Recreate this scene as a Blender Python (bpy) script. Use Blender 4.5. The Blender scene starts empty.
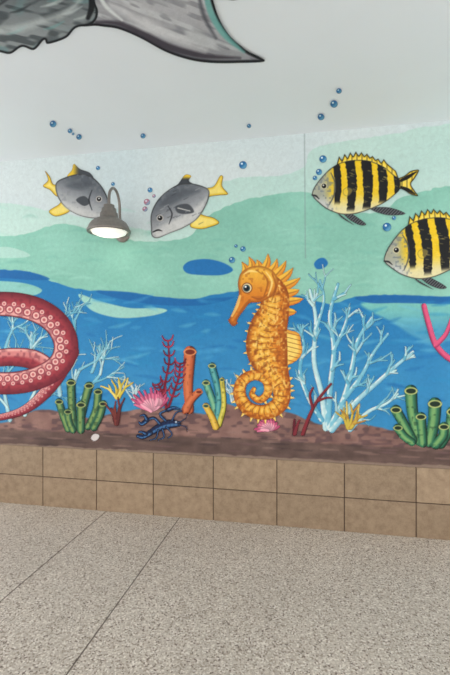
import bpy, math, random
import numpy as np
random.seed(4); RS=np.random.RandomState(7)
# ---------------------------------------------------------------- camera model
F=420.0; YAW=math.radians(11.1); D=3.65; HC=1.6; ZC=3.363; ZT=0.571; HOR=340.0
SY,CY=math.sin(YAW),math.cos(YAW)
def wall_pt(px,py,d=0.0):
    u=px-225.0; yc=F*CY+u*SY; xc=-F*SY+u*CY; zc=HOR-py
    k=(D-d)/yc
    return xc*k, 0*xc-d, HC+zc*k
def ceil_pt(px,py,d=0.0):
    u=px-225.0; yc=F*CY+u*SY; xc=-F*SY+u*CY; zc=HOR-py
    k=(ZC-d-HC)/zc
    return xc*k, yc*k-D, 0*xc+ZC-d
def wall_px(x,z):
    r=x/D; u=F*(r*CY+SY)/(CY-r*SY); yc=F*CY+u*SY
    return u+225.0, HOR-(z-HC)*yc/D
# ---------------------------------------------------------------- paint engine
def lin(c):
    c=np.clip(np.asarray(c,float)/255.0,0,1)
    return np.where(c<=0.04045,c/12.92,((c+0.055)/1.055)**2.4)
def crom(P,n=6,closed=False):
    P=np.asarray(P,float); N=len(P); out=[]
    rng=range(N) if closed else range(N-1)
    for i in rng:
        if closed: a,b,c,d=P[(i-1)%N],P[i],P[(i+1)%N],P[(i+2)%N]
        else: a,b,c,d=P[max(i-1,0)],P[i],P[i+1],P[min(i+2,N-1)]
        for k in range(n):
            t=k/n
            out.append(0.5*((2*b)+(c-a)*t+(2*a-5*b+4*c-d)*t*t+(3*b-a-3*c+d)*t**3))
    if not closed: out.append(P[-1])
    return np.array(out)
def noise(X,Y,s,seed=0):
    r=np.random.RandomState(seed); T=r.rand(128,128)
    x=X/s+1000; y=Y/s+1000; xi=np.floor(x).astype(int); yi=np.floor(y).astype(int)
    fx=x-xi; fy=y-yi; fx=fx*fx*(3-2*fx); fy=fy*fy*(3-2*fy)
    g=lambda i,j:T[i%128,j%128]
    return (g(xi,yi)*(1-fx)+g(xi+1,yi)*fx)*(1-fy)+(g(xi,yi+1)*(1-fx)+g(xi+1,yi+1)*fx)*fy
def ss(a,b,x):
    t=np.clip((x-a)/(b-a),0,1); return t*t*(3-2*t)
def mix(a,b,t):
    t=np.asarray(t)[...,None]; return np.asarray(a,float)*(1-t)+np.asarray(b,float)*t
class Cv:
    def __init__(s,x0,y0,x1,y1,h=0.5,X=None,Y=None):
        if X is None: X,Y=np.meshgrid(np.arange(x0,x1+h,h),np.arange(y0,y1+h,h))
        s.X,s.Y=X,Y; s.C=np.zeros(X.shape+(3,)); s.A=np.zeros(X.shape)
    def sub(s,P,m):
        M=(s.X>P[:,0].min()-m)&(s.X<P[:,0].max()+m)&(s.Y>P[:,1].min()-m)&(s.Y<P[:,1].max()+m)
        r=np.where(M.any(1))[0]; c=np.where(M.any(0))[0]
        if len(r)==0: return None
        return slice(r[0],r[-1]+1),slice(c[0],c[-1]+1)
    def comp(s,sl,a,col):
        A=s.A[sl]; n=a+A*(1-a); C=s.C[sl]
        a3=a[...,None]
        s.C[sl]=(C*(A*(1-a))[...,None]+col*a3)/np.maximum(n,1e-6)[...,None]; s.A[sl]=n
    def poly(s,P,col,soft=0.9,op=1.0,smooth=True,clip=None,n=6):
        P=crom(P,n,True) if smooth else np.asarray(P,float)
        sl=s.sub(P,soft+1)
        if sl is None: return
        X,Y=s.X[sl],s.Y[sl]; d2=np.full(X.shape,1e9); ins=np.zeros(X.shape,bool)
        Q=np.roll(P,-1,0)
        for (ax,ay),(bx,by) in zip(P,Q):
            ex,ey=bx-ax,by-ay; L=ex*ex+ey*ey
            if L<1e-9: continue
            wx,wy=X-ax,Y-ay; t=np.clip((wx*ex+wy*ey)/L,0,1)
            d2=np.minimum(d2,(wx-ex*t)**2+(wy-ey*t)**2)
            c=((ay>Y)!=(by>Y))
            if ey!=0: ins^=c&(X<ax+(Y-ay)*ex/ey)
        sd=np.sqrt(d2); sd=np.where(ins,-sd,sd)
        a=np.clip(0.5-sd/soft,0,1)*op
        if clip is not None: a=a*clip[sl]
        if callable(col): col=col(X,Y,sd)
        s.comp(sl,a,np.broadcast_to(np.asarray(col,float),X.shape+(3,)))
    def rib(s,P,R,col,soft=0.9,op=1.0,n=6,clip=None):
        P=np.asarray(P,float); R=np.broadcast_to(np.asarray(R,float),(len(P),)) if np.ndim(R)==0 else np.interp(np.linspace(0,1,len(P)),np.linspace(0,1,len(R)),R)
        Q=np.column_stack([P,R])
        Q=crom(Q,n) if (n>1 and len(P)>2) else Q
        sl=s.sub(Q,Q[:,2].max()+soft+1)
        if sl is None: return
        X,Y=s.X[sl],s.Y[sl]; best=np.full(X.shape,1e9); U=np.zeros(X.shape); V=np.zeros(X.shape); acc=0
        for a_,b_ in zip(Q[:-1],Q[1:]):
            ex,ey=b_[0]-a_[0],b_[1]-a_[1]; L=math.hypot(ex,ey)
            if L<1e-6: continue
            wx,wy=X-a_[0],Y-a_[1]; t=np.clip((wx*ex+wy*ey)/(L*L),0,1)
            r=a_[2]+(b_[2]-a_[2])*t; d=np.hypot(wx-ex*t,wy-ey*t); k=d-r; m=k<best
            best=np.where(m,k,best); U=np.where(m,acc+t*L,U)
            V=np.where(m,np.sign(ex*wy-ey*wx)*d/np.maximum(r,0.3),V); acc+=L
        a=np.clip(0.5-best/soft,0,1)*op
        if clip is not None: a=a*clip[sl]
        if callable(col): col=col(U,V,X,Y)
        s.comp(sl,a,np.broadcast_to(np.asarray(col,float),X.shape+(3,)))
    def dot(s,x,y,r,col,soft=0.9,op=1.0,clip=None):
        s.rib([(x,y),(x+0.01,y)],r,col,soft,op,1,clip)
LAY=[0]
def build(name,cv,mat,fn,off,thr=0.05,co=None):
    H,W=cv.X.shape
    if co is None:
        LAY[0]+=1; off=off+LAY[0]*0.00012
        co=fn(cv.X,cv.Y,off)
    co=np.stack([np.broadcast_to(c,(H,W)) for c in co],-1).reshape(-1,3)
    A=cv.A; q=np.maximum(np.maximum(A[:-1,:-1],A[1:,:-1]),np.maximum(A[:-1,1:],A[1:,1:]))>thr
    idx=np.arange(H*W).reshape(H,W)
    f=np.stack([idx[1:,:-1][q],idx[1:,1:][q],idx[:-1,1:][q],idx[:-1,:-1][q]],-1)
    used=np.unique(f); rm=np.zeros(H*W,int); rm[used]=np.arange(len(used)); f=rm[f]
    me=bpy.data.meshes.new(name); nv=len(used); nf=len(f)
    me.vertices.add(nv); me.vertices.foreach_set('co',co[used].astype(np.float32).ravel())
    me.loops.add(nf*4); me.loops.foreach_set('vertex_index',f.astype(np.int32).ravel())
    me.polygons.add(nf); me.polygons.foreach_set('loop_start',(np.arange(nf)*4).astype(np.int32))
    me.update(calc_edges=True); me.validate()
    at=me.color_attributes.new(name='paint',type='FLOAT_COLOR',domain='POINT')
    c=np.concatenate([lin(cv.C.reshape(-1,3)[used]),cv.A.reshape(-1)[used][:,None]],1)
    at.data.foreach_set('color',c.astype(np.float32).ravel())
    me.materials.append(mat)
    o=bpy.data.objects.new(name,me); bpy.context.collection.objects.link(o); return o
# ---------------------------------------------------------------- materials
def newmat(name):
    m=bpy.data.materials.new(name); m.use_nodes=True
    nt=m.node_tree; return m,nt,nt.nodes['Principled BSDF']
def paintmat(name,alpha):
    m,nt,b=newmat(name); a=nt.nodes.new('ShaderNodeVertexColor'); a.layer_name='paint'
    geo=nt.nodes.new('ShaderNodeNewGeometry')
    n1=nt.nodes.new('ShaderNodeTexNoise'); n1.inputs['Scale'].default_value=26; n1.inputs['Detail'].default_value=8; n1.inputs['Roughness'].default_value=.68
    n1.inputs['Distortion'].default_value=.6
    nt.links.new(geo.outputs['Position'],n1.inputs['Vector'])
    r=nt.nodes.new('ShaderNodeMapRange'); r.inputs['From Min'].default_value=0.3; r.inputs['From Max'].default_value=0.7
    r.inputs['To Min'].default_value=0.9; r.inputs['To Max'].default_value=1.07
    nt.links.new(n1.outputs['Fac'],r.inputs['Value'])
    vm=nt.nodes.new('ShaderNodeVectorMath'); vm.operation='SCALE'
    nt.links.new(a.outputs['Color'],vm.inputs[0]); nt.links.new(r.outputs['Result'],vm.inputs['Scale'])
    nt.links.new(vm.outputs['Vector'],b.inputs['Base Color'])
    n2=nt.nodes.new('ShaderNodeTexNoise'); n2.inputs['Scale'].default_value=80; n2.inputs['Detail'].default_value=4
    nt.links.new(geo.outputs['Position'],n2.inputs['Vector'])
    bp=nt.nodes.new('ShaderNodeBump'); bp.inputs['Strength'].default_value=0.25; bp.inputs['Distance'].default_value=0.006
    nt.links.new(n2.outputs['Fac'],bp.inputs['Height']); nt.links.new(bp.outputs['Normal'],b.inputs['Normal'])
    b.inputs['Roughness'].default_value=0.6; b.inputs['Specular IOR Level'].default_value=0.25
    if alpha: nt.links.new(a.outputs['Alpha'],b.inputs['Alpha'])
    return m
M_WALL=paintmat('mural_wall_paint',False); M_P=paintmat('mural_figure_paint',True)
def simple(name,rgb,rough=0.5,metal=0,nscale=30,var=0.1):
    m,nt,b=newmat(name); n=nt.nodes.new('ShaderNodeTexNoise'); n.inputs['Scale'].default_value=nscale
    n.inputs['Detail'].default_value=5
    tc=nt.nodes.new('ShaderNodeNewGeometry'); nt.links.new(tc.outputs['Position'],n.inputs['Vector'])
    cr=nt.nodes.new('ShaderNodeValToRGB'); c=lin(rgb)
    cr.color_ramp.elements[0].position=0.3; cr.color_ramp.elements[1].position=0.7
    cr.color_ramp.elements[0].color=(*(c*(1-var)),1); cr.color_ramp.elements[1].color=(*np.minimum(c*(1+var),1),1)
    nt.links.new(n.outputs['Fac'],cr.inputs['Fac']); nt.links.new(cr.outputs['Color'],b.inputs['Base Color'])
    b.inputs['Roughness'].default_value=rough; b.inputs['Metallic'].default_value=metal
    return m
def boxes(name,bl,mat,bevel=0):
    V=[];Fc=[]
    for (x0,y0,z0,x1,y1,z1) in bl:
        k=len(V); V+=[(x0,y0,z0),(x1,y0,z0),(x1,y1,z0),(x0,y1,z0),(x0,y0,z1),(x1,y0,z1),(x1,y1,z1),(x0,y1,z1)]
        Fc+=[tuple(k+i for i in f) for f in ((0,3,2,1),(4,5,6,7),(0,1,5,4),(1,2,6,5),(2,3,7,6),(3,0,4,7))]
    me=bpy.data.meshes.new(name); me.from_pydata(V,[],Fc); me.materials.append(mat)
    o=bpy.data.objects.new(name,me); bpy.context.collection.objects.link(o)
    if bevel:
        b=o.modifiers.new('bev','BEVEL'); b.width=bevel; b.segments=2
    return o
XL,XR=-4.3,3.3
# ---------------------------------------------------------------- wall background mural
st=0.0062
gx=np.arange(XL,XR+st,st); gz=np.arange(ZC,-st,-st); gz=np.append(gz[gz>0],0.0)
GX,GZ=np.meshgrid(gx,gz); PX,PY=wall_px(GX,GZ)
bg=Cv(0,0,0,0,X=PX,Y=PY); bg.A[:]=1
def curve(pts):
    Q=crom(pts,8); return np.interp(PX,Q[:,0],Q[:,1])
wob=(noise(PX,PY,5,1)-.5)*1.6
bg.C[:]=mix((202,217,220),(216,226,226),noise(PX,PY,60,2))
def layer(pts,col,soft=0.9,op=1):
    e=curve(pts); a=np.clip((PY-e+wob)/soft+.5,0,1)*op
    bg.C[:]=bg.C*(1-a[...,None])+np.broadcast_to(np.asarray(col,float),bg.C.shape)*a[...,None]
mint=mix((186,217,210),(198,225,216),noise(PX,PY,40,3))
layer([(-90,205),(0,203),(30,207),(60,213),(110,222),(150,230),(185,222),(205,190),(240,178),(275,176),(303,168),(312,150),(350,140),(400,133),(450,124),(770,95)],mint)
teal=mix((132,190,172),(150,206,188),noise(PX,PY*1.5,30,4))
layer([(-90,240),(0,236),(25,234),(60,224),(90,230),(130,240),(165,241),(190,236),(205,218),(235,203),(270,195),(305,192),(330,203),(355,213),(385,210),(400,198),(430,190),(460,185),(770,150)],teal)
blue=mix((34,122,180),(60,144,194),ss(290,400,PY)*.8+.4*(noise(PX,PY,18,5)-.5))
layer([(-90,268),(0,270),(30,272),(52,281),(80,289),(120,292),(160,297),(190,299),(215,295),(240,291),(270,292),(300,296),(330,304),(356,297),(400,295),(450,297),(770,300)],blue)
bg.poly([(362,303),(400,301),(450,303),(480,310),(470,335),(440,343),(415,337),(392,322),(372,312)],lambda X,Y,s:mix((120,192,186),(76,156,192),ss(305,336,Y)),soft=3)
bg.poly([(79,294),(100,301),(130,308),(158,308),(167,311),(150,316),(120,318),(95,312),(84,303)],(156,206,194))
bg.poly([(-60,280),(0,281),(28,284),(42,291),(20,297),(-60,296)],(140,198,190))
DB=(22,98,164)
bg.poly([(-60,269),(0,270),(30,272),(50,279),(30,280),(0,278),(-60,278)],DB,op=.85)
bg.poly([(96,291),(130,292),(160,297),(200,299),(235,297),(205,305),(160,305),(120,299)],DB,op=.8)
bg.poly([(183,267),(190,261),(207,259),(224,263),(233,270),(222,275),(200,275),(187,273)],(32,112,176))
bg.poly([(314,264),(318,259),(324,258),(328,263),(324,268),(317,269)],(32,112,176))
bg.poly([(356,297),(400,295),(450,297),(520,298),(520,303),(450,304),(400,303),(370,303)],DB,op=.9)
bg.poly([(0,247),(20,250),(30,256),(10,258),(-30,256)],(190,222,212),op=.7)
for i in range(230):
    x=RS.uniform(-60,560); y=RS.uniform(300,405); L=RS.uniform(8,30); s=RS.uniform(-.35,.35)*L
    c=[(80,165,208),(24,104,170),(110,188,212),(40,140,190)][RS.randint(4)]
    bg.rib([(x,y),(x+L*.5,y+s*.3),(x+L,y+s)],[.4,1.8,.4],c,soft=2.5,op=.4,n=3)
for i in range(110):
    x=RS.uniform(-60,560); y=RS.uniform(205,290); L=RS.uniform(10,30)
    c=[(164,216,200),(116,182,166)][RS.randint(2)]
    bg.rib([(x,y),(x+L*.5,y-2),(x+L,y)],[.4,1.4,.4],c,soft=2.5,op=.32,n=3,clip=(bg.C[...,0]>100)*1.0)
bed=mix((122,90,84),(156,120,110),noise(PX,PY,9,6)); bed=mix(bed,(92,70,72),ss(.5,.75,noise(PX,PY*2,6,9))*.7)
layer([(-90,424),(0,423),(15,417),(40,410),(60,412),(90,418),(120,412),(150,408),(180,410),(205,414),(225,404),(250,410),(290,413),(320,424),(360,424),(400,431),(450,434),(770,442)],bed,soft=1.6)
bottom=mix((78,62,58),(114,92,84),noise(PX*.3,PY,4,8)*.6+noise(PX,PY,7,14)*.4)
layer([(-90,424),(0,429),(100,433),(200,437),(300,442),(450,450),(770,466)],bottom,soft=3,op=.9)
layer([(-90,439),(0,443.2),(450,466),(770,482)],(142,122,108),soft=1)
for i in range(110):
    x=RS.uniform(-60,560); y=RS.uniform(423,443)+x*.035
    bg.rib([(x,y),(x+8,y+.5),(x+18,y+1)],[.3,1.0,.3],[(150,120,112),(62,50,52),(120,90,92),(96,74,70)][RS.randint(4)],soft=1.5,op=.5,n=2)
bg.rib([(304.5,133),(305,200),(305.5,258)],.45,(130,150,150),op=.7,n=2)
build('wall_back',bg,M_WALL,None,0,co=(GX,0*GX,GZ))
# ---------------------------------------------------------------- figures
Y1,Y2,Y3,Y4=0.0015,0.003,0.0045,0.006
def coral(cv,x,y,ang,L,w,depth,cols,spread=.45,gen=0):
    P=[(x,y)]; a=ang
    for k in range(3):
        a+=RS.uniform(-.16,.16); x+=math.cos(a)*L/3; y-=math.sin(a)*L/3; P.append((x,y))
    c=cols[RS.randint(len(cols))]
    w1=max(w*.62,.45)
    cv.rib(P,[w,w1],lambda U,V,X,Y:mix(c,np.asarray(c)*.72,ss(.2,1,V)),n=3)
    if depth<=0: return
    for k in range(2 if RS.rand()<.7 else 3):
        i=RS.randint(1,4); s=(-1)**(k)
        coral(cv,P[i][0],P[i][1],a+s*RS.uniform(.25,spread+.2),L*RS.uniform(.6,.85),w1,depth-1,cols,spread)
CW=[(162,208,218),(128,194,212),(190,224,226),(104,178,204),(124,190,210)]
cv=Cv(-40,275,125,425)
for (x,y,a,L,w) in [(10,420,1.7,40,2.2),(25,415,1.3,34,2),(70,400,1.35,32,2.4),(82,398,1.0,30,2.2),(60,395,1.75,30,2.2),(5,350,1.4,22,1.8),(30,355,1.5,20,1.7),(75,340,1.7,20,1.8),(-20,410,1.6,40,2.4),(92,372,1.1,18,1.7),(55,335,1.2,18,1.5)]:
    coral(cv,x,y,a,L,w,3,CW)
build('painted_branching_coral',cv,M_P,wall_pt,Y1)
cv=Cv(285,262,432,436)
def br(P,w): 
    c=CW[RS.randint(len(CW))]
    cv.rib(P,[w,w*.45],lambda U,V,X,Y:mix(mix(c,(220,238,236),ss(0,-.6,V)*ss(.4,.7,noise(X,Y,4,61))),(78,154,190),ss(.1,1,V)*.7),n=5)
    n=len(P)
    for i in range(1,n):
        for s in (-1,1):
            if RS.rand()<.72:
                a=math.atan2(-(P[i][1]-P[i-1][1]),P[i][0]-P[i-1][0])+s*RS.uniform(.35,.75)
                coral(cv,P[i][0]*.5+P[i-1][0]*.5,P[i][1]*.5+P[i-1][1]*.5,a,RS.uniform(9,15),w*.55,1,CW)
for P,w in [([(326,428),(322,395),(314,360),(316,320),(310,290)],3.2),([(328,425),(330,390),(334,350),(330,315),(338,284)],3.2),
            ([(330,428),(344,398),(352,368),(358,340),(372,318)],3.0),([(332,430),(356,402),(378,382),(396,366),(413,352)],3.0),
            ([(322,420),(308,396),(300,370),(304,345),(298,325)],2.6),([(345,398),(362,375),(374,352),(388,334)],2.4),
            ([(334,350),(344,328),(350,308)],2.0),([(350,430),(368,412),(386,404),(398,394)],2.2),([(316,330),(324,300),(320,280)],1.7)]: br(P,w)
build('painted_branching_coral',cv,M_P,wall_pt,Y1)
cv=Cv(122,362,150,404); 
for a in (1.2,1.6,2.0): coral(cv,134,402,a,14,1.1,2,[(200,222,226),(150,200,214)])
build('painted_small_coral',cv,M_P,wall_pt,Y2)
cv=Cv(220,364,246,404)
for a in (1.1,1.5,1.9): coral(cv,232,402,a,13,1.1,2,[(210,230,234),(160,206,222)])
build('painted_small_coral',cv,M_P,wall_pt,Y1)
# octopus tentacle
cv=Cv(-60,285,90,430)
def tent(P,R,suck=True,flip=1,step=9.5,sr=3.6):
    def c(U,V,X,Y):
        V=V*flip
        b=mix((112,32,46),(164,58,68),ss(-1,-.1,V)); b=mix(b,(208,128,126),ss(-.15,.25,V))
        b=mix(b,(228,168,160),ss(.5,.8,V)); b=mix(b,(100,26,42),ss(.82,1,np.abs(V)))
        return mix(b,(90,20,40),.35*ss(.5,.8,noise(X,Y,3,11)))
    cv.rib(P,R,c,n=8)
    if suck:
        Q=crom(P,30); r=np.interp(np.linspace(0,1,len(Q)),np.linspace(0,1,len(R)),R)
        s=np.concatenate([[0],np.cumsum(np.hypot(*np.diff(Q,axis=0).T))]); t=0
        while t<s[-1]-3:
            i=np.searchsorted(s,t); i=min(max(i,1),len(Q)-2)
            d=Q[i+1]-Q[i-1]; d/=np.hypot(*d); nrm=np.array([-d[1],d[0]])*flip
            for o,k in ((.42,1),(-.02,.7)):
                p=Q[i]+nrm*r[i]*o+(d*4*(k<1)); q=sr*k*r[i]/12
                cv.dot(p[0],p[1],q*1.12,(140,50,66)); cv.dot(p[0],p[1],q*.85,(236,190,180)); cv.dot(p[0],p[1],q*.42,(190,98,102))
            t+=step*r[i]/12
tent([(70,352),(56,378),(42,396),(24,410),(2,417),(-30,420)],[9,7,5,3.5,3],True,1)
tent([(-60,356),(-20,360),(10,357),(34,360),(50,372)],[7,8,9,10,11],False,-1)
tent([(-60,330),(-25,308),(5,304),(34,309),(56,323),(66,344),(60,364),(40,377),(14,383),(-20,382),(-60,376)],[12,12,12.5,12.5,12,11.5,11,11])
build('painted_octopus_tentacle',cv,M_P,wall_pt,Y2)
# tube sponges
def tube(cv,P,R,body,rim,hole,lite):
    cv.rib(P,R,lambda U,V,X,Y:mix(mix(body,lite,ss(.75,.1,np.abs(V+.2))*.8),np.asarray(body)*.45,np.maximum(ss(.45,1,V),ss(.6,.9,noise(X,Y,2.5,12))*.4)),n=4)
    x,y=P[-1]; r=R[-1]
    t=np.linspace(0,2*math.pi,12,endpoint=False)
    cv.poly([(x+math.cos(q)*r*1.08,y+math.sin(q)*r*.6) for q in t],rim)
    cv.poly([(x+math.cos(q)*r*.8,y+math.sin(q)*r*.42) for q in t],hole)
G=(44,96,72); GL=(150,172,96); RM=(178,184,112); HO=(28,48,34)
cv=Cv(48,372,112,434)
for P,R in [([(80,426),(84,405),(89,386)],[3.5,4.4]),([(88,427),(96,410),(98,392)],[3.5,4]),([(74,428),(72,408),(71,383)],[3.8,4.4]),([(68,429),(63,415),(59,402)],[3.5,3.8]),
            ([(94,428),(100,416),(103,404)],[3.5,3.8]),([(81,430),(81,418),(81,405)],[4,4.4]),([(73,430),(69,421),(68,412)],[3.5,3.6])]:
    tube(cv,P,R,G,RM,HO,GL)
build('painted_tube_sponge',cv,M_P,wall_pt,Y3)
cv=Cv(380,378,475,450)
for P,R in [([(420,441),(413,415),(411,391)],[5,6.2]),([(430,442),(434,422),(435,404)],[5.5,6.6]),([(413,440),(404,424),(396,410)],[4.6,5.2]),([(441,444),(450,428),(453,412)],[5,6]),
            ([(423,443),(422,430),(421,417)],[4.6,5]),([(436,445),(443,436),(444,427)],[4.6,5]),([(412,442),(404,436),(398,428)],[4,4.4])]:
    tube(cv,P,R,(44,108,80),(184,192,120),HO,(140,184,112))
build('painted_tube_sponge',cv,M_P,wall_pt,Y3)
cv=Cv(174,342,204,414)
for P,R in [([(190,410),(188,385),(190,352)],[4,6]),([(186,410),(191,400),(199,392)],[4.5,3.5])]:
    tube(cv,P,R,(190,92,56),(220,140,90),(120,44,30),(220,128,82))
build('painted_orange_sponge',cv,M_P,wall_pt,Y3)
cv=Cv(198,356,236,430)
for P,R,b,l in [([(216,424),(214,405),(206,383)],[3.6,3.6],(64,140,130),(150,200,150)),([(217,424),(219,395),(212,366)],[3.6,3.6],(40,120,130),(120,190,180)),
            ([(219,425),(224,405),(222,380)],[2.8,2.4],(190,180,60),(230,215,110)),([(216,427),(212,417),(206,406)],[3.6,3.2],(206,160,50),(240,205,100))]:
    tube(cv,P,R,b,(210,200,116),(40,70,60),l)
build('painted_finger_sponge',cv,M_P,wall_pt,Y3)
def fan(name,x,y,n,L,w,cols,off,a0=.5,a1=2.6,dep=1):
    cv=Cv(x-L*2.2,y-L*2.6,x+L*2.2,y+5,.45)
    for i in range(n): coral(cv,x+(i-n/2)*.8,y,a1+(a0-a1)*(i+.5)/n,L,w,dep,cols)
    return build(name,cv,M_P,wall_pt,off)
fan('painted_yellow_coral',118,398,4,12,1.6,[(214,190,70),(236,214,110),(180,150,50)],Y2,.9,2.2)
fan('painted_yellow_coral',350,428,5,15,1.8,[(206,180,70),(230,206,110),(190,140,60)],Y3,.7,2.0)
fan('painted_dark_red_coral',117,424,3,16,1.8,[(96,40,40),(124,56,50)],Y3,1.1,2.2)
fan('painted_dark_red_coral',295,434,2,14,1.9,[(96,32,44),(128,46,56)],Y3,1.2,1.9,0)
cv=Cv(294,378,340,438)
R1=lambda U,V,X,Y:mix((134,46,54),(74,24,36),ss(0,1,V))
for P,R in [([(303,434),(310,415),(318,400),(331,384)],[2.2,1.2]),([(313,408),(310,396),(313,388)],[1.6,1]),([(318,401),(326,398),(332,398)],[1.4,.8])]: cv.rib(P,R,R1)
build('painted_dark_red_coral',cv,M_P,wall_pt,Y3)
cv=Cv(152,332,192,410)
def feather(P):
    Q=crom(P,8); cv.rib(P,[1.4,.7],(116,28,50))
    for i in range(6,len(Q),3):
        d=Q[i]-Q[i-1]; d/=np.hypot(*d); nn=np.array([-d[1],d[0]])
        for s in (-1,1):
            e=Q[i]+nn*s*5.5+d*5.5
            cv.rib([Q[i],Q[i]+nn*s*3.6+d*1.5,e],[.9,.6],[(140,34,60),(110,22,44),(164,52,72)][RS.randint(3)],n=3)
feather([(166,408),(165,385),(169,362),(168,341)]); feather([(168,408),(174,392),(179,376),(180,364)])
feather([(166,400),(162,392),(158,384)])
build('painted_feather_coral',cv,M_P,wall_pt,Y3)
def anem(name,x,y,n,L,a0,a1,add=()):
    cv=Cv(x-L-8,y-L-8,x+L+14,y+5,.45)
    for (x,y,n,L,a0,a1) in ((x,y,n,L,a0,a1),)+tuple(add):
      for ring,(k,c) in enumerate([(1,(196,82,122)),(.78,(224,118,150)),(.52,(242,170,188))]):
        for i in range(n):
            a=a0+(a1-a0)*(i+.5*(ring%2))/(n-1)+RS.uniform(-.06,.06); l=L*k*RS.uniform(.85,1.05)
            cv.rib([(x,y),(x+math.cos(a)*l*.6,y-math.sin(a)*l*.5),(x+math.cos(a+.1)*l,y-math.sin(a+.1)*l)],[1.4,1.7,1.1],lambda U,V,X,Y:mix(c,np.asarray(c)*.7,ss(.2,1,V)),n=3)
    return build(name,cv,M_P,wall_pt,Y3)
anem('painted_pink_anemone',151,411,9,22,.5,2.5,((156,405,6,13,.3,1.3),))
anem('painted_pink_anemone',268,430,9,13,.2,2.95)
cv=Cv(418,300,500,366)
for P,R in [([(424,306),(429,325),(436,345),(452,360),(475,364)],[2.6,3]),([(436,345),(446,334),(452,318)],[2.6,1.8]),([(452,360),(464,345),(470,325)],[2.4,1.6])]:
    cv.rib(P,R,lambda U,V,X,Y:mix((222,88,128),(160,50,96),ss(0,1,V)))
build('painted_pink_coral',cv,M_P,wall_pt,Y2)
cv=Cv(134,406,188,444,.4)
NB=lambda U,V,X,Y:mix(mix((24,40,78),(64,112,160),ss(.5,.1,np.abs(V+.25))),(14,18,34),np.maximum(ss(.6,1,np.abs(V)),ss(.35,.5,np.abs((U%4)/4-.5))*.5))
for P,R in [([(178,424),(170,424),(160,427),(150,433)],[3,4.5,4,3]),([(166,427),(172,434),(168,438)],[1,.6]),([(162,429),(164,437),(158,440)],[1,.6]),([(158,430),(156,438),(150,440)],[1,.6]),
            ([(172,421),(176,413),(182,411)],[1,.7]),([(160,424),(154,418),(147,420)],[1.6,1.4]),([(147,420),(142,424),(139,422)],[2.6,2,.8]),([(147,420),(144,415),(140,416)],[2,1.4,.6]),
            ([(166,421),(160,414),(168,410)],[1.5,1.2]),([(168,410),(174,408),(180,409)],[2.2,1.8,.7]),([(150,433),(143,437),(138,436)],[3,2.4,2]),([(146,434),(142,432),(139,432)],[2,1]),
            ([(178,423),(186,418),(187,413)],[.5,.3]),([(178,425),(186,427),(187,432)],[.5,.3])]: cv.rib(P,R,NB,n=4)
cv.dot(176,422,1,(200,210,220)); 
build('painted_blue_lobster',cv,M_P,wall_pt,Y4)
cv=Cv(88,430,102,444,.4); cv.poly([(91,438),(94,434),(99,435),(98,439),(94,441)],(214,206,204)); build('painted_seashell',cv,M_P,wall_pt,Y3)
# ---- seahorse
cv=Cv(222,248,310,424,.4)
body=[(262,282),(274,294),(274,312),(268,330),(267,350),(273,368),(281,386),(280,403),(266,412),(249,409),(240,396),(242,382),(254,375),(266,380),(268,392),(260,400),(252,395),(254,389)]
BR=[13,14,15,19,20.5,15,9.5,8.5,7.6,7,6.4,5.8,5.2,4.8,4.2,3.6,3,2.2]
Y_=(242,188,68); O_=(218,128,36); B_=(132,64,24)
def spike(P,w,c1=Y_,c2=O_): cv.rib(P,[w,w*.7,.35],lambda U,V,X,Y:mix(c1,c2,ss(-.3,1,V)),n=3)
for a,b in [((246,274),(242,262)),((252,270),(249,257)),((258,270),(257,260)),((264,270),(268,254)),((270,273),(277,259)),((275,276),(286,261)),((280,281),(293,268)),((284,287),(300,278)),((286,294),(299,290)),((286,302),(303,299)),((284,312),(296,312))]:
    m=((a[0]+b[0])/2+1.5,(a[1]+b[1])/2); spike([a,m,b],4.6)
    cv.rib([a,m,b],[.9,.3],B_,op=.5,n=2)
cv.poly([(282,332),(292,331),(299,334),(301,342),(302,352),(298,359),(290,364),(282,364)],lambda X,Y,s:mix(mix((232,160,60),(248,214,110),ss(-1,-5,s)),B_,ss(.35,.5,np.abs(((Y-.25*X)%4.5)/4.5-.5))*.8))
Q=crom(body,10); RR=np.interp(np.linspace(0,1,len(Q)),np.linspace(0,1,len(BR)),BR)
Sx=np.concatenate([[0],np.cumsum(np.hypot(*np.diff(Q,axis=0).T))])
def edge_spikes(side,s0,s1,step,L,w):
    t=s0
    while t<s1:
        i=min(max(np.searchsorted(Sx,t),1),len(Q)-2); d=Q[i+1]-Q[i-1]; d/=np.hypot(*d); nn=np.array([-d[1],d[0]])*side
        p=Q[i]+nn*RR[i]*.8; e=Q[i]+nn*(RR[i]+L)
        spike([p,(p+e)/2,e],w,(250,224,130),(226,160,60)); t+=step
edge_spikes(-1,118,250,6,3.6,1.6)
edge_spikes(1,28,95,7.5,3,2); edge_spikes(-1,80,118,7,3,2)
def sc(U,V,X,Y):
    U=U+(noise(X,Y,5,23)-.5)*2.2
    b=mix(O_,Y_,ss(.9,.0,np.abs(V-.25))*.75)
    r=np.abs(((U+2.5*V*V)%6.2)/6.2-.5); b=mix(b,B_,ss(.34,.48,r)*.62)
    b=mix(b,(250,214,118),ss(.2,.06,r)*ss(.6,.1,np.abs(V-.2))*.55)
    b=mix(b,B_,ss(.68,1.0,np.abs(V))*.8)
    b=mix(b,(168,86,28),ss(-.15,-.8,V)*.45)
    n=noise(X,Y,2.2,21); b=mix(b,(248,208,108),ss(.62,.85,n)*.5); return mix(b,(130,64,24),ss(.36,.12,n)*.5)
cv.rib(body,BR,sc,n=8); cb=cv.A.copy()
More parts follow.
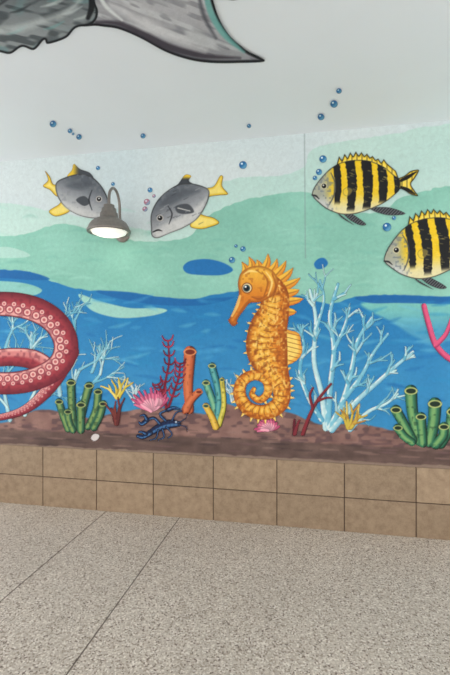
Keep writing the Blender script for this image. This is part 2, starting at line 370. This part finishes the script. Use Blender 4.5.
for i in range(150):
    k=RS.randint(6,66); d=Q[k+1]-Q[k-1]; d/=np.hypot(*d); nn=np.array([-d[1],d[0]]); v=RS.uniform(-.8,.8); p=Q[k]+nn*RR[k]*v
    c=[(252,222,132),(196,104,30),(236,158,52),(150,78,28)][RS.randint(4)]
    cv.rib([p,p+d*RS.uniform(1.5,4)+nn*RS.uniform(-1,1)],[.9,.4],c,op=.55,n=1,clip=cb)
hc=lambda X,Y,s:mix(mix(mix(O_,Y_,ss(300,268,Y)*.9),B_,ss(-4,0,s)*.6),(176,96,32),ss(.6,.85,noise(X,Y,3,22))*.5)
cv.poly([(238,283),(241,273),(250,267),(262,266),(274,272),(278,284),(272,296),(260,302),(250,303),(244,310),(238,318),(236,324),(231,324),(229,320),(233,312),(237,302),(239,293)],hc)
cv.rib([(250,300),(243,308),(237,318),(233,322)],[1,1.2,.8],(150,80,28),op=.5)
cv.rib([(240,296),(237,306),(232,316)],[1.2,1.5,1],(252,220,130),op=.7)
cv.rib([(229,320),(233,325),(237,323)],[1,1.2,.8],(160,84,30),op=.8)
for P in ([(262,272),(268,282),(264,296)],[(256,270),(262,274)],[(252,297),(260,299),(268,294)],[(272,274),(276,286),(272,300)]): cv.rib(P,[.5,1.1,.5],(150,78,26),op=.65,n=4)
for P in ([(266,272),(272,282),(268,296)],[(244,274),(250,271),(257,272)]): cv.rib(P,[.5,1.1,.5],(254,230,150),op=.7,n=4)
cv.dot(247,288,5.4,(122,62,24)); cv.dot(247,288,4.5,(244,222,170)); cv.dot(246.6,288.2,3.5,(40,70,80)); cv.dot(246.6,288.4,2.2,(12,14,18)); cv.dot(245.6,286.8,1,(250,250,250))
build('painted_seahorse',cv,M_P,wall_pt,Y4)
# ---- gray fish
def grad(top,bot,ax,ay,bx,by):
    L=(bx-ax)**2+(by-ay)**2
    def f(X,Y,s):
        t=((X-ax)*(bx-ax)+(Y-ay)*(by-ay))/L
        c=mix(top,bot,ss(0,1,t)); c=mix(c,np.asarray(bot)*.0+45,ss(-1.8,-.2,s)*.7)
        return mix(c,(130,134,138),ss(.6,.85,noise(X,Y,2.5,31))*.4)
    return f
YL=(226,188,52)
cv=Cv(142,168,234,246,.4)
yf=lambda X,Y,s:mix(mix(YL,(244,222,120),ss(-.5,-3,s)),(120,90,30),ss(-1,0,s)*.6)
cv.poly([(206,189),(214,186),(220,176),(223,177),(222,186),(228,194),(220,195),(212,196),(206,197)],yf)
cv.poly([(196,214),(206,216),(214,218),(219,223),(210,227),(200,229),(190,226)],yf)
cv.poly([(170,192),(178,184),(185,175),(191,176),(189,181),(197,188)],lambda X,Y,s:mix((62,66,72),YL,ss(180,176,Y)))
cv.poly([(151,228),(151,214),(157,201),(167,191),(180,184),(195,184),(208,189),(209,197),(204,209),(196,220),(183,228),(170,233),(158,238),(152,236)],grad((92,98,106),(186,188,190),170,188,190,224))
bc=cv.A.copy()
cv.poly([(154,232),(166,224),(182,216),(200,204),(206,198),(200,213),(186,226),(160,237)],(214,214,210),soft=4,op=.65,clip=bc)
cv.poly([(160,205),(170,195),(186,189),(200,191),(186,197),(170,205)],(70,76,84),soft=4,op=.5,clip=bc)
cv.poly([(176,206),(188,204),(194,212),(184,214),(177,212)],(76,80,86),soft=1.2); cv.rib([(178,208),(190,211)],[.5,.4],(210,210,205),n=1)
for i in range(26):
    x=RS.uniform(156,200); y=RS.uniform(190,230); cv.rib([(x,y),(x+4,y-2)],[.5,.3],[(190,192,194),(50,54,60)][RS.randint(2)],op=.4,n=1,clip=bc)
cv.rib([(168,206),(172,214),(169,224)],[.4,.8,.4],(40,42,48),op=.8,clip=bc); cv.rib([(153,232),(158,230),(162,231)],[.5,.8,.3],(24,24,28))
cv.dot(160,218,3.2,(206,200,190)); cv.dot(160,218,2.4,(18,18,22)); cv.dot(159.4,217.2,.7,(250,250,250))
build('painted_gray_fish',cv,M_P,wall_pt,Y2)
cv=Cv(40,160,114,224,.4)
cv.poly([(60,186),(53,184),(50,177),(45,171),(48,180),(43,186),(50,190),(56,196),(62,196)],yf)
cv.poly([(64,200),(58,205),(49,211),(54,216),(62,215),(70,210)],yf)
cv.poly([(68,178),(72,170),(74,164),(80,169),(90,173),(92,180)],lambda X,Y,s:mix(YL,(66,70,76),ss(72,80,X)))
cv.poly([(56,183),(66,177),(80,174),(92,177),(102,187),(108,200),(107,213),(102,218),(90,218),(76,214),(64,206),(57,195)],grad((86,92,100),(182,184,186),86,176,74,210))
bc=cv.A.copy()
cv.poly([(62,202),(76,207),(92,212),(104,215),(92,218),(74,215)],(214,214,210),soft=4,op=.6,clip=bc)
cv.poly([(66,186),(80,181),(92,184),(80,190)],(66,72,80),soft=4,op=.5,clip=bc)
cv.poly([(76,200),(84,196),(90,202),(84,206)],(72,76,82)); cv.rib([(92,190),(89,200),(92,210)],[.4,.8,.4],(38,42,48),op=.8)
cv.dot(99,199,3,(206,200,190)); cv.dot(99,199,2.2,(18,18,22)); cv.dot(99,198.4,.7,(250,250,250))
build('painted_gray_fish',cv,M_P,wall_pt,Y2)
# ---- striped fish
def striped(x0,y0,sc_,rot,name):
    ca,sa=math.cos(rot),math.sin(rot)
    T=lambda P:[(x0+(p[0]*ca-p[1]*sa)*sc_,y0+(p[0]*sa+p[1]*ca)*sc_) for p in P]
    def inv(X,Y): a=(X-x0)/sc_; b=(Y-y0)/sc_; return a*ca+b*sa,-a*sa+b*ca
    c=np.array(T([(-5,-45),(112,-45),(112,40),(-5,40)])); cv=Cv(c[:,0].min(),c[:,1].min(),c[:,0].max(),c[:,1].max(),.4)
    fy=lambda X,Y,s:mix(mix((230,192,40),(246,218,90),ss(-.6,-3,s)),(30,26,20),np.maximum(ss(-1.6,-.3,s)*.9,ss(.3,.46,np.abs((inv(X,Y)[0]%5)/5-.5))*.5))
    dk=lambda X,Y,s:mix((40,42,46),(150,156,160),ss(.1,.4,np.abs((((X+Y))%3.2)/3.2-.5))*.5)
    D=[(24,-26)]
    for i in range(9):
        x=27+i*5.6; t=(x-27)/50; h=-33-7.5*math.sin(min(t*1.1+.12,1)*math.pi)
        D+=[(x,h-1),(x+3,h+3.2)]
    D+=[(84,-22),(87,-14),(80,-10),(50,-22)]
    cv.poly(T(D),fy,smooth=False)
    cv.poly(T([(84,-13),(92,-17),(99,-22),(107,-23),(103,-15),(99,-9),(103,-2),(106,3),(98,1),(91,-4),(84,-4)]),fy)
    for P in ([(88,-12),(96,-16),(104,-21)],[(88,-6),(96,-3),(103,1)]): cv.rib(T(P),[1.3,1.8,.6],(26,24,22))
    cv.poly(T([(58,15),(68,14),(80,15),(93,20),(88,22),(76,22),(64,19)]),dk)
    cv.poly(T([(34,18),(42,22),(54,31),(48,32),(38,27),(31,20)]),dk)
    cv.poly(T([(26,20),(34,26),(42,32),(30,25)]),dk)
    B=[(0,0),(3,-7),(9,-15),(18,-24),(28,-30),(42,-33),(58,-32),(72,-26),(82,-18),(88,-13),(88,-4),(80,4),(70,11),(56,17),(42,21),(28,21),(15,16),(6,9),(1,4)]
    def bc_(X,Y,s):
        a,b=inv(X,Y)
        c=mix((240,200,36),(230,220,170),ss(-4,17,b)); c=mix(c,(156,166,172),ss(24,10,a)*.85); c=mix(c,(214,216,212),ss(2,12,b)*ss(26,10,a)*.8)
        n=noise(X,Y,2.2,41); c=mix(c,(110,120,130),ss(.6,.8,n)*ss(28,18,a)*.6)
        for sx,w,bot in ((25,3.4,9),(39,4.8,16),(55,5.0,14),(70,4.5,8),(84,2.8,2)):
            cx=sx+2.2*np.cos((b+6)/16.)-1+ (n-.5)*1.4; k=ss(w+.6,w-.6,np.abs(a-cx)*(1+.012*np.maximum(b+8,0)))
            c=mix(c,(26,26,28),k*ss(bot+4,bot-2,b))
        return mix(c,(44,44,46),ss(-1.5,-.2,s)*.75)
    cv.poly(T(B),bc_); cl=cv.A.copy()
    for i in range(60):
        x=RS.uniform(28,84); y=RS.uniform(-26,14); cv.rib(T([(x,y),(x+2.5,y+.6)]),[.5,.3],(250,226,120),op=.35,n=1,clip=cl)
    cv.poly(T([(31,-3),(36,-6),(41,-3),(37,3),(32,2)]),lambda X,Y,s:mix((226,200,90),(90,90,70),ss(-1.4,0,s)),op=.45)
    cv.rib(T([(19,-20),(23,-10),(22,2),(17,12)]),[.5,1,.5],(70,74,80),op=.8); cv.rib(T([(0,2),(4,3),(7,6)]),[.6,.9,.3],(40,40,44))
    ex,ey=T([(12,-7)])[0]; cv.dot(ex,ey,3.1*sc_,(214,206,170)); cv.dot(ex,ey,2.3*sc_,(16,16,18)); cv.dot(ex-.6,ey-.7,.7,(250,250,250))
    return build(name,cv,M_P,wall_pt,Y2)
striped(312,193,1.0,0.0,'painted_striped_fish')
striped(384,259,1.1,-0.1,'painted_striped_fish')
# ---- bubbles
def bubbles(name,L,fn,off):
    root=bpy.data.objects.new(name,None); bpy.context.collection.objects.link(root)
    for x,y,r,pk in L:
        cv=Cv(x-r-1.5,y-r-1.5,x+r+1.5,y+r+1.5,.4)
        b=(180,120,140) if pk else (34,104,160)
        cv.dot(x,y,r,lambda U,V,X,Y:mix(b,(120,178,206),ss(r*.3,-r*.9,(x-X)+(y-Y))*.7)); cv.dot(x-r*.3,y-r*.35,r*.28,(226,238,244))
        o=build('bubble',cv,M_P,fn,off); o.parent=root
bubbles('painted_bubbles',[(243,165,3.8,0),(98,168,2,0),(150,190,2.4,0),(147,202,3,1),(145,209,2.4,1),(243,249,2.6,0),(232,260,3,0),(236,246,1.6,0),(323,159,3.6,0),(319,172,3,0),(315,178,2.2,0),(387,227,4.2,0),(394,218,2,0),(154,196,1.6,1),(113,184,1.8,0)],wall_pt,Y1)
bubbles('painted_bubbles',[(53,124,3.2,0),(70,131,2.2,0),(79,137,2.6,0),(73,134,1.2,0),(143,136,2.4,0),(249,126,2,0),(339,91,2.6,0),(334,104,3.6,0),(321,117,3.2,0)],ceil_pt,Y1)
# ---- dolphin on ceiling
cv=Cv(-60,-90,275,72,.5)
def dc(X,Y,s):
    c=mix((96,104,108),(150,156,158),ss(-20,40,Y)); c=mix(c,(60,66,70),ss(.5,.8,noise(X*.5+Y*.4,Y*2-X*.5,8,51))*.7)
    c=mix(c,(110,160,160),ss(.65,.85,noise(X*.5,Y,10,52))*.4); return mix(c,(20,20,24),ss(-3.2,-1.2,s))
def fc(X,Y,s):
    t=(Y-.28*X)
    c=mix((184,184,188),(142,142,148),ss(-40,10,t)); c=mix(c,(206,208,210),ss(.5,.8,noise(X-Y,Y*3-X,18,53))*.7)
    c=mix(c,(100,100,108),ss(.6,.85,noise(X*.4,Y*2-X*.8,6,54))*.4); return mix(c,(24,22,28),ss(-4,-1.6,s))
cv.poly([(60,-90),(200,-90),(206,-30),(212,-4),(219,18),(230,36),(246,50),(265,61),(240,63),(212,63),(190,60),(166,52),(140,38),(118,29),(98,26),(70,20),(40,-40)],fc)
bc=cv.A.copy()
cv.rib([(96,22),(120,24),(146,36),(172,48),(205,56),(240,58)],[1,2.5,3.5,3.5,2.5,.8],(58,50,60),soft=3,op=.85,clip=bc)
cv.rib([(110,4),(140,20),(170,36),(205,50)],[2,5,5,2],(220,220,222),soft=6,op=.7,clip=bc)
cv.rib([(204,-20),(210,10),(224,34),(244,52)],[2,3,3,1],(110,176,170),soft=2.5,op=.85,clip=bc)
cv.rib([(198,-10),(204,16),(216,38)],[1.5,2,1],(70,72,80),soft=3,op=.7,clip=bc)
cv.poly([(212,-6),(222,-2),(236,0),(250,-8),(220,-30)],(28,28,32))
cv.poly([(-60,-90),(80,-90),(92,-10),(98,12),(92,24),(76,28),(66,38),(48,44),(44,40),(34,50),(22,47),(10,54),(-4,52),(-20,58),(-60,60)],dc)
for i in range(26):
    x=RS.uniform(-20,75); y=RS.uniform(-30,36); cv.rib([(x,y),(x+9,y-2),(x+20,y-8)],[.4,1.5,.4],[(196,206,206),(34,36,40),(120,170,168),(70,76,80)][RS.randint(4)],soft=2,op=.6,n=3,clip=cv.A.copy())
cv.rib([(-30,30),(10,30),(40,22),(70,10),(86,-10)],[3,4,3,2],(206,214,214),soft=5,op=.6,clip=cv.A.copy())
cv.rib([(88,-20),(92,4),(88,18)],[2,3,2],(28,28,32),soft=2)
cv.rib([(94,-20),(104,4),(122,20)],[1.5,2,1],(226,230,230),soft=2,op=.9)
build('painted_dolphin',cv,M_P,ceil_pt,0.002)
# ---------------------------------------------------------------- tiles
m,nt,b=newmat('brown_wall_tile')
geo=nt.nodes.new('ShaderNodeNewGeometry')
n=nt.nodes.new('ShaderNodeTexNoise'); n.inputs['Scale'].default_value=16; n.inputs['Detail'].default_value=9; n.inputs['Roughness'].default_value=.78
nt.links.new(geo.outputs['Position'],n.inputs['Vector'])
cr=nt.nodes.new('ShaderNodeValToRGB'); cr.color_ramp.elements[0].position=.3; cr.color_ramp.elements[1].position=.72
cr.color_ramp.elements[0].color=(*lin((132,110,87)),1); cr.color_ramp.elements[1].color=(*lin((172,149,122)),1)
nt.links.new(n.outputs['Fac'],cr.inputs['Fac'])
hv=nt.nodes.new('ShaderNodeMapRange'); hv.inputs['To Min'].default_value=.88; hv.inputs['To Max'].default_value=1.1
nt.links.new(geo.outputs['Random Per Island'],hv.inputs['Value'])
vm=nt.nodes.new('ShaderNodeVectorMath'); vm.operation='SCALE'; nt.links.new(cr.outputs['Color'],vm.inputs[0]); nt.links.new(hv.outputs['Result'],vm.inputs['Scale'])
nt.links.new(vm.outputs['Vector'],b.inputs['Base Color']); b.inputs['Roughness'].default_value=.55
M_T=m; M_G=simple('dark_grout',(88,72,60),.9)
bl=[]; x0=-.258-.561*8; g=.004; zm=.283
for i in range(14):
    a=x0+.561*i; c=a+.561
    if c<XL or a>XR: continue
    a=max(a,XL); c=min(c,XR)
    for z0,z1 in ((0.0,zm-g),(zm+g,ZT-.004)): bl.append((a+g,-.016,z0,c-g,0.0,z1))
t=boxes('baseboard_back',bl,M_T,.0025)
gr=boxes('grout',[(XL,-.010,0,XR,-.0005,ZT-.006)],M_G); gr.parent=t
# ---------------------------------------------------------------- floor
m,nt,b=newmat('terrazzo_floor'); geo=nt.nodes.new('ShaderNodeNewGeometry')
def vor(s):
    v=nt.nodes.new('ShaderNodeTexVoronoi'); v.inputs['Scale'].default_value=s; nt.links.new(geo.outputs['Position'],v.inputs['Vector']); 
    sp=nt.nodes.new('ShaderNodeSeparateColor'); nt.links.new(v.outputs['Color'],sp.inputs['Color']); return v,sp
v1,s1=vor(125); cr=nt.nodes.new('ShaderNodeValToRGB'); cr.color_ramp.interpolation='CONSTANT'
cols=[(0,(154,141,128)),(.10,(188,177,164)),(.38,(202,191,178)),(.62,(178,166,153)),(.80,(222,213,201)),(.93,(122,108,98))]
el=cr.color_ramp.elements
for i,(p,c) in enumerate(cols):
    e=el[i] if i<2 else el.new(p); e.position=p; e.color=(*lin(c),1)
nt.links.new(s1.outputs['Red'],cr.inputs['Fac'])
n=nt.nodes.new('ShaderNodeTexNoise'); n.inputs['Scale'].default_value=1.3; n.inputs['Detail'].default_value=5; nt.links.new(geo.outputs['Position'],n.inputs['Vector'])
mr=nt.nodes.new('ShaderNodeMapRange'); mr.inputs['From Min'].default_value=.3; mr.inputs['From Max'].default_value=.7; mr.inputs['To Min'].default_value=.92; mr.inputs['To Max'].default_value=1.05
nt.links.new(n.outputs['Fac'],mr.inputs['Value'])
vm=nt.nodes.new('ShaderNodeVectorMath'); vm.operation='SCALE'; nt.links.new(cr.outputs['Color'],vm.inputs[0]); nt.links.new(mr.outputs['Result'],vm.inputs['Scale'])
nt.links.new(vm.outputs['Vector'],b.inputs['Base Color']); b.inputs['Roughness'].default_value=.6; b.inputs['Specular IOR Level'].default_value=.3
M_F=m; M_J=simple('joint_filler',(112,102,94),.9)
js=[XL,-1.844,-1.131,XR]; bl=[]; jg=.005
for a,c in zip(js[:-1],js[1:]): bl.append((a+jg if a!=XL else a,-12,-.1,c-jg if c!=XR else c,0.0,0.0))
fl=boxes('floor',bl,M_F)
jo=boxes('joint_strip',[(a-jg,-12,-.1,a+jg,0,-.003) for a in js[1:-1]],M_J); jo.parent=fl
# ---------------------------------------------------------------- ceiling
M_C=simple('ceiling_paint',(230,236,240),.75,0,.9,.02)
boxes('ceiling',[(XL,-5.2,ZC,XR,0.0,ZC+.15)],M_C)
# ---------------------------------------------------------------- wall lamp
M_L=simple('lamp_gray_metal',(128,122,116),.42,.4,40,.1)
M_E,nt,b=newmat('lamp_glowing_glass'); b.inputs['Base Color'].default_value=(.9,.87,.8,1); b.inputs['Emission Color'].default_value=(1,.95,.84,1); b.inputs['Emission Strength'].default_value=.5
def lathe(name,prof,c,mat,N=48):
    V=[];Fc=[]
    for r,z in prof:
        for k in range(N): V.append((c[0]+r*math.cos(2*math.pi*k/N),c[1]+r*math.sin(2*math.pi*k/N),c[2]+z))
    for i in range(len(prof)-1):
        for k in range(N): Fc.append((i*N+k,i*N+(k+1)%N,(i+1)*N+(k+1)%N,(i+1)*N+k))
    me=bpy.data.meshes.new(name); me.from_pydata(V,[],Fc); me.materials.append(mat)
    for p in me.polygons: p.use_smooth=True
    o=bpy.data.objects.new(name,me); bpy.context.collection.objects.link(o); return o
lx,ly,lz=[float(v) for v in wall_pt(109,232,.28)]
root=bpy.data.objects.new('wall_lamp',None); root.location=(lx,0,lz); bpy.context.collection.objects.link(root)
C0=(0,ly,0); sc2=1.07
pf=lambda L:[(r*sc2,z*sc2) for r,z in L]
parts=[lathe('shade',pf([(.150,.006),(.156,-.004),(.172,-.004),(.174,.012),(.166,.022),(.158,.045),(.138,.074),(.104,.098),(.082,.106),(.072,.112),(.070,.150),(.060,.158),(.058,.186),(.044,.196),(.044,.216),(.02,.226),(.0,.228)]),C0,M_L),
       lathe('shade_inner',pf([(.150,.006),(.140,.035),(.10,.06),(.0,.075)]),C0,simple('lamp_white_enamel',(225,222,214),.4)),
       lathe('glass',pf([(.140,.004),(.132,-.012),(.100,-.026),(.055,-.034),(0,-.036)]),C0,M_E)]
def tubeobj(name,P,r,mat):
    cu=bpy.data.curves.new(name,'CURVE'); cu.dimensions='3D'; cu.bevel_depth=r; cu.bevel_resolution=4; s=cu.splines.new('POLY')
    Q=crom(P,8); s.points.add(len(Q)-1)
    for p,q in zip(s.points,Q): p.co=(*q,1)
    cu.materials.append(mat); o=bpy.data.objects.new(name,cu); bpy.context.collection.objects.link(o); return o
parts.append(tubeobj('gooseneck_arm',[(0,ly,.225),(0,ly,.28),(0,ly+.012,.345),(0,ly+.055,.395),(0,ly+.11,.41),(0,ly+.165,.385),(0,ly+.205,.31),(0,ly+.215,.2),(0,ly+.225,.10),(0,ly+.25,.05),(0,-.005,.04)],.0125,M_L))
pl=lathe('wall_plate',[(0,0),(.068,0),(.068,.012),(.055,.022),(.024,.028),(.02,.04),(0,.04)],(0,0,0),M_L,32); pl.rotation_euler=(math.pi/2,0,0); pl.location=(0,0,.04); parts.append(pl)
for i in range(2):
    parts.append(lathe('screw',[(.006,0),(.006,.016),(0,.018)],(0,0,0),M_L,10)); parts[-1].rotation_euler=(math.pi/2,0,0); parts[-1].location=(.045*(-1)**i,-.01,.04)
for p in parts: p.parent=root
li=bpy.data.lights.new('bulb','POINT'); li.energy=.5; li.color=(1,.9,.75); li.shadow_soft_size=.04
lo=bpy.data.objects.new('bulb',li); lo.location=(0,ly,-.09); lo.parent=root; bpy.context.collection.objects.link(lo)
# ---------------------------------------------------------------- light & camera
w=bpy.data.worlds.new('World'); bpy.context.scene.world=w; w.use_nodes=True
bgn=w.node_tree.nodes['Background']; bgn.inputs['Color'].default_value=(1,.99,.98,1); bgn.inputs['Strength'].default_value=1.88
cam=bpy.data.cameras.new('camera'); cam.sensor_fit='VERTICAL'; cam.sensor_height=36; cam.lens=36*F/675; cam.shift_y=(HOR-337.5)/675; cam.clip_start=.02
co=bpy.data.objects.new('camera',cam); co.location=(0,-D,HC); co.rotation_euler=(math.pi/2,0,YAW); bpy.context.collection.objects.link(co)
bpy.context.scene.camera=co
bpy.context.scene.view_settings.view_transform='Standard'
